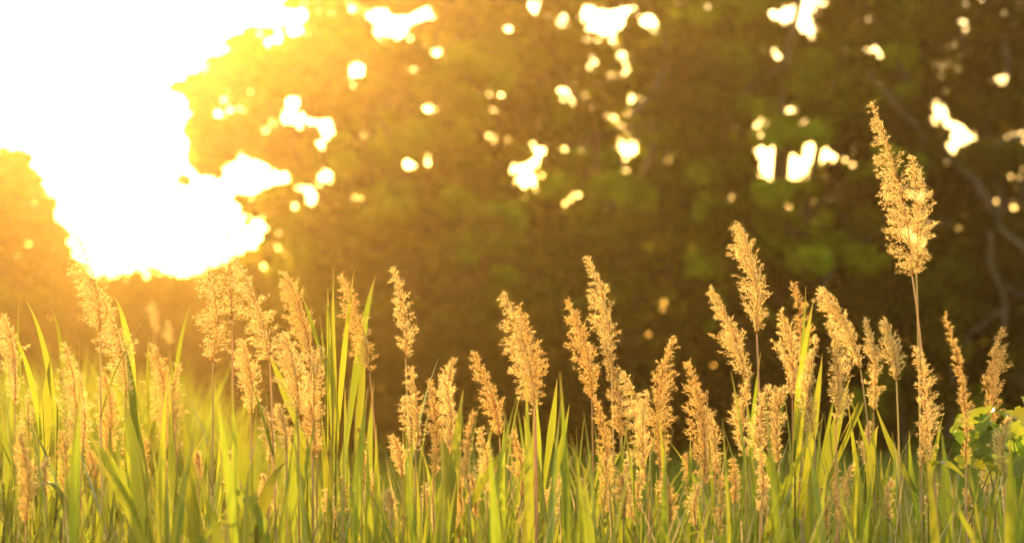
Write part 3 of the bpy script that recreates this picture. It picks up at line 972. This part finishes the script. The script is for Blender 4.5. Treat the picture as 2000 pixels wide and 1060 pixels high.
REEDS = [
    # label, tip, base, width, extra
    ('tall feathery reed head with plumes combed left, highest of the left pair', (150, 457), (196, 648), 66, dict(side=-1, open_=.5, dens=.8)),
    ('dense reed head leaning right just under the feathery combed one', (200, 580), (246, 775), 58, dict(side=-.4)),
    ('narrow golden reed head cut close to the left border', (9, 618), (28, 792), 36, dict()),
    ('broad upright golden reed head standing in the left grass', (128, 677), (143, 885), 46, dict(side=-.2)),
    ('narrow reed head half hidden behind the broad upright left one', (153, 728), (160, 885), 30, dict()),
    ('brownish low reed head under the broad upright left one', (121, 845), (126, 975), 26, dict(Y=6.2)),
    ('twin seed head with bright yellow fluff, taller of the touching left pair', (302, 675), (320, 885), 48, dict(side=-.3)),
    ('orange reed head touching the bright yellow one, slightly lower', (347, 716), (346, 890), 32, dict(side=.3)),
    ('reed head with orange core below the dense right leaning one', (205, 733), (211, 892), 40, dict()),
    ('short wispy reed head with loose spikelets at the far left', (66, 750), (58, 860), 32, dict(open_=.5, dens=.6)),
    ('blurred pinkish reed head low in the left corner grass', (40, 850), (50, 1025), 36, dict(Y=5.7)),
    ('small narrow reed head deep in grass below the orange core one', (176, 880), (183, 965), 24, dict(Y=6.9)),
    ('slanting thin reed head behind the wide dark blade', (256, 795), (286, 930), 22, dict(Y=6.8)),
    ('pale slim reed head beside the wide dark blade on the left', (243, 845), (250, 935), 18, dict(Y=6.9)),
    ('wide fluffy reed head with plumes on both sides, before the bright sky edge', (406, 520), (416, 708), 64, dict(side=-.5, open_=.6, dens=.8)),
    ('tallest left reed with sparse bare tip against the white sky', (441, 418), (453, 625), 66, dict(side=-.2, open_=.7, dens=.7, sparse_top=.5, bend=0.02, foot_dx=18)),
    ('one sided reed head sloping steeply down right of the sparse bare tip', (458, 500), (527, 708), 62, dict(side=-.9, open_=.3, bend=.1)),
    ('compact reed head below the steeply sloping one, behind green blades', (475, 668), (490, 810), 42, dict()),
    ('short curled reed head barely clearing the grass, hooked to the left', (447, 884), (466, 925), 22, dict(bend=.4)),
    ('tiny thin reed head in the dark gap of the left grass', (385, 885), (389, 935), 14, dict(Y=7.2)),
    ('tall curved reed head with dense smooth right edge, first right of the bright sky', (559, 535), (606, 725), 52, dict(side=-.8)),
    ('big soft reed head overlapping the tall curved one from below', (556, 655), (582, 820), 60, dict(side=-.4, Y=6.2)),
    ('drooping pale reed head over the tall broad green shoot', (667, 540), (722, 728), 48, dict(side=-.8, foot_dx=60)),
    ('reed head with narrow top and two spread lower plumes', (766, 527), (792, 700), 50, dict(side=0, open_=.25, foot_dx=30)),
    ('bushy golden reed head just left of the tall broad green shoot', (628, 687), (620, 885), 52, dict(side=-.2)),
    ('orange reed head tucked under the bushy golden one', (603, 780), (612, 895), 38, dict()),
    ('small hazy reed head behind the yellow slanting blade', (545, 795), (560, 885), 26, dict(Y=6.0)),
    ('thin reed head hidden among blades under the compact one', (516, 800), (526, 905), 22, dict()),
    ('isolated narrow reed head standing low before the dark gap', (702, 838), (706, 975), 26, dict()),
    ('loose golden reed head with fluffy left edge, first of the centre left cluster', (800, 718), (812, 885), 46, dict(side=-.5, open_=.3)),
    ('short slanted reed head at the foot of the centre left cluster', (770, 852), (786, 935), 24, dict()),
    ('orange cored upright reed head in the middle of the centre left cluster', (836, 746), (846, 935), 36, dict(side=0)),
    ('tall slender reed head at the back of the centre left cluster', (886, 703), (880, 820), 28, dict(Y=6.9)),
    ('long golden reed head in front of the slender back one', (868, 738), (874, 900), 36, dict(side=-.2)),
    ('brown reed head reaching down into grass below the centre left cluster', (884, 880), (896, 1050), 24, dict(Y=6.2)),
    ('single slanted reed head alone before the dark trees near centre', (924, 690), (976, 855), 36, dict(side=-.4)),
    ('dull blurred thin reed head below the single slanted one', (926, 810), (918, 965), 18, dict(Y=5.8)),
    ('wavy reed head with knobby outline below the slanted one', (938, 838), (952, 965), 30, dict(open_=.3)),
    ('tiny reed head to the right of the wavy knobby one', (975, 910), (974, 1005), 18, dict()),
    ('small reed tuft under the drooping pale head, deep in blades', (588, 920), (576, 1005), 15, dict(Y=6.9)),
    ('slim orange reed head low in grass before the broad green shoot', (668, 935), (670, 1005), 13, dict(Y=6.2)),
    ('large wind blown reed head with long left wisps at the centre', (983, 572), (1046, 812), 66, dict(side=-1, open_=.55, dens=1.1, foot_dx=12)),
    ('second blunt tip of the large wind blown clump, nearer and fuller', (1014, 598), (1043, 800), 62, dict(side=-.4, dens=1.1, Y=6.45, foot_dx=10)),
    ('slender leaning reed head left of the tallest centre one', (1110, 588), (1156, 785), 38, dict(side=-.2)),
    ('tallest reed head of the centre with curved tip and wispy left side', (1147, 502), (1193, 692), 52, dict(side=-.7, open_=.25)),
    ('narrow reed head directly under the tallest centre one', (1181, 665), (1212, 855), 34, dict(side=-.3)),
    ('wide brown textured reed head low under the slender leaning one', (1163, 778), (1178, 1000), 40, dict(side=0, Y=6.3)),
    ('fan shaped reed head with plumes swept left in the centre right', (1217, 727), (1268, 870), 54, dict(side=-1, open_=.45)),
    ('upright tuft just right of the fan shaped swept plumes', (1266, 772), (1266, 950), 32, dict()),
    ('tall reed head leaning right beside the fan shaped one', (1314, 660), (1290, 915), 46, dict(side=.2)),
    ('long irregular reed head second right of the fan shaped one', (1345, 710), (1374, 950), 42, dict(side=-.2)),
    ('slim reed head attached right beside the long irregular one', (1383, 798), (1396, 925), 28, dict()),
    ('knobby short reed head right of the large wind blown clump', (1003, 846), (1018, 975), 26, dict()),
    ('low reed head in shade between the stalks at centre right', (1198, 890), (1196, 1005), 20, dict(Y=6.9)),
    ('small feathered reed tip peeking between the stalks under the fan', (1232, 888), (1230, 955), 20, dict(Y=7.0, open_=.4)),
    ('loose drooping low reed head beneath the fan shaped plumes', (1256, 930), (1244, 1030), 28, dict(Y=6.3)),
    ('small knotted reed head under the long irregular one', (1339, 890), (1348, 1000), 20, dict()),
    ('dark reddish reed head low right of the slim attached one', (1398, 895), (1402, 1050), 16, dict(Y=6.0)),
    ('curved reed head hanging left of the tall pale right one', (1389, 563), (1456, 742), 46, dict(side=-.6)),
    ('tall pale reed head with clean stem, highest but the giant pair', (1444, 438), (1478, 652), 52, dict(side=-.5, foot_dx=20)),
    ('thin reed head crossing the clean pale stem', (1466, 730), (1456, 895), 26, dict()),
    ('golden reed head right of the clean pale stem', (1497, 758), (1490, 905), 30, dict()),
    ('bulky reed head left beside the tallest bright green shoot', (1530, 758), (1522, 905), 38, dict()),
    ('upright reed head behind the tip of the tallest bright green shoot', (1526, 608), (1548, 780), 40, dict(side=-.2)),
    ('loose brown reed head with side wisps above the bright green shoot', (1547, 556), (1562, 700), 38, dict(side=.3, open_=.3, Y=6.9)),
    ('slim reed head right of the tallest bright green shoot', (1595, 662), (1592, 860), 28, dict()),
    ('full reed head with a loose plume at its lower right', (1618, 630), (1632, 830), 42, dict(side=.2)),
    ('slanting reed head with smooth right edge and curled lower plume', (1609, 563), (1681, 722), 42, dict(side=-.7, foot_dx=70)),
    ('straight narrow reed head between the slanting one and the giant pair', (1692, 627), (1706, 805), 30, dict()),
    ('small spindle reed head on a thin stem left of the giant pair', (1728, 628), (1751, 745), 30, dict(foot_dx=20)),
    ('giant feathery reed head, tallest in the whole picture', (1703, 205), (1782, 540), 78, dict(side=-.7, open_=.4, dens=1.0, foot_dx=85, bend=.1, Y=6.55, leaves=0)),
    ('second giant reed head hugging the right side of the tallest', (1779, 308), (1790, 535), 54, dict(side=.1, open_=.2, dens=1.0, foot_dx=14, Y=6.62, bend=.06, leaves=0)),
    ('thick ragged reed head low behind the giant stems', (1786, 680), (1800, 915), 44, dict(side=.2, open_=.2)),
    ('long thin wavy reed head hanging before the leafy green bush', (1846, 618), (1886, 905), 28, dict(side=0, bend=.1, Y=6.08)),
    ('stout orange reed head above the leafy green bush', (1956, 643), (1942, 835), 34, dict(side=.2, Y=6.9)),
    ('short blurred reed head in front of the leafy green bush', (1970, 820), (1964, 935), 26, dict(Y=6.1)),
    ('small narrow reed head in the grass below the straight narrow one', (1700, 828), (1700, 915), 20, dict()),
    ('low golden reed head in open meadow grass left of giant stems', (1663, 912), (1655, 1045), 26, dict(Y=6.3)),
    ('faint reed head beside the base of the bright green shoot', (1484, 880), (1485, 1000), 20, dict(Y=6.1)),
    ('dim brownish reed head among blades right of the green shoot base', (1608, 955), (1610, 1050), 16, dict(Y=6.2)),
    ('tiny reed head below the leaves of the green bush', (1921, 912), (1926, 965), 14, dict(Y=7.0)),
    ('thin dry reed head in low meadow grass under the wavy one', (1888, 960), (1896, 1050), 14, dict(Y=6.4)),
]
for k, (a, b, h) in enumerate([(92, 900, 70), (330, 905, 90), (445, 900, 80), (515, 930, 90), (640, 960, 80), (735, 930, 85), (760, 960, 60), (830, 950, 80), (920, 930, 90), (1010, 990, 60), (1090, 930, 80),
                               (1135, 940, 90), (1215, 930, 80), (1300, 930, 90), (1365, 950, 80), (1430, 900, 85), (1505, 920, 90), (1560, 940, 80), (1630, 900, 90), (1740, 940, 80), (1830, 950, 80), (1965, 950, 70)]):
    REEDS.append(('small low golden reed head half sunk in the dense green blades', (a, b), (a + random.uniform(-8, 10), b + h), random.uniform(16, 26), dict(Y=random.uniform(5.9, 7.2), leaves=0)))
REEDS += [
    ('blurred far reed head beyond the grass below the open sky gap', (298, 596), (302, 652), 16, dict(Y=12.5, leaves=0)),
    ('second blurred far reed head just right of the first far one', (328, 628), (331, 674), 14, dict(Y=13.2, leaves=0)),
]
for lab, tip, base, w, kw in REEDS:
    reed(lab, tip, base, w, **kw)


# ------------------------------------------------------------------ leafy bush with lobed leaves at the right
def lobed_leaf(size):
    pts = []
    lobes = 5
    for k in range(40):
        a = -math.pi * 0.93 + 2 * math.pi * 0.93 * k / 39
        r = 0.62 + 0.30 * abs(math.cos(a * lobes / 2 * 1.02)) ** 0.8 + 0.05 * ((k % 2) - 0.5) * 2 * 0.6
        r *= 1.0 - 0.12 * (abs(a) / math.pi) ** 2
        pts.append((r * math.sin(a) * size * 0.5, r * math.cos(a) * size * 0.5 + size * 0.2))
    V = [(0, 0, 0), (0, size * 0.3, 0.01 * size)]
    for i, (x, y) in enumerate(pts):
        V.append((x, y, size * 0.30 * abs(x) / size - size * 0.25 * (y / size) ** 2 + random.uniform(-.02, .02) * size))
    tris = [(1, 2 + i + 1, 2 + i) for i in range(len(pts) - 1)] + [(1, 2, 0), (1, 0, 2 + len(pts) - 1)]
    return mesh_np('bush_leaf', V, None, tris, mats=(M['vine_leaf'],), smooth=True)


def bush():
    Y = 6.3
    bx = ray(1960, 770).x * Y
    root = thing('leafy_bush', 'leafy green bush with lobed leaves behind the wavy thin reed head', 'bush', (bx, Y, -0.05))
    o = np.array([bx, Y, -0.05])
    spots = [(1870, 838, 46), (1880, 862, 40), (1905, 826, 58), (1922, 848, 64), (1948, 842, 58), (1972, 832, 50), (1990, 850, 54), (2010, 832, 56), (1900, 884, 52), (1925, 890, 60),
             (1950, 882, 50), (1975, 880, 54), (1998, 890, 50), (1908, 912, 48), (1940, 918, 46), (1962, 912, 40), (1985, 925, 44), (2020, 880, 60), (2030, 920, 50), (1938, 935, 36),
             (1892, 905, 40), (1915, 862, 46), (2015, 806, 40), (1960, 860, 50)]
    tips = [(1885, 850), (1930, 850), (1975, 840), (2020, 840), (1945, 900), (2000, 900)]
    for i, (tx, ty) in enumerate(tips):
        e = np.array(at(tx, ty, Y + random.uniform(-.06, .06)))
        lp = limb_path(o, e, 0.05, 7, 0.06)
        link('stem', tube_mesh('bush_stem', [p - o for p in lp], np.linspace(0.005, 0.0015, 7), M['vine_stem'], 5), root)
    for px_, py_, s in spots:
        me = lobed_leaf(s / FPX * Y * 1.5)
        p = at(px_, py_, Y + random.uniform(-.09, .09))
        lf = link('leaf', me, root)
        lf.location = Vector(p) - Vector(o)
        lf.rotation_euler = (random.uniform(0.2, 1.3), random.uniform(-.5, .5), random.uniform(-2.6, 2.6) + 3.14)


bush()
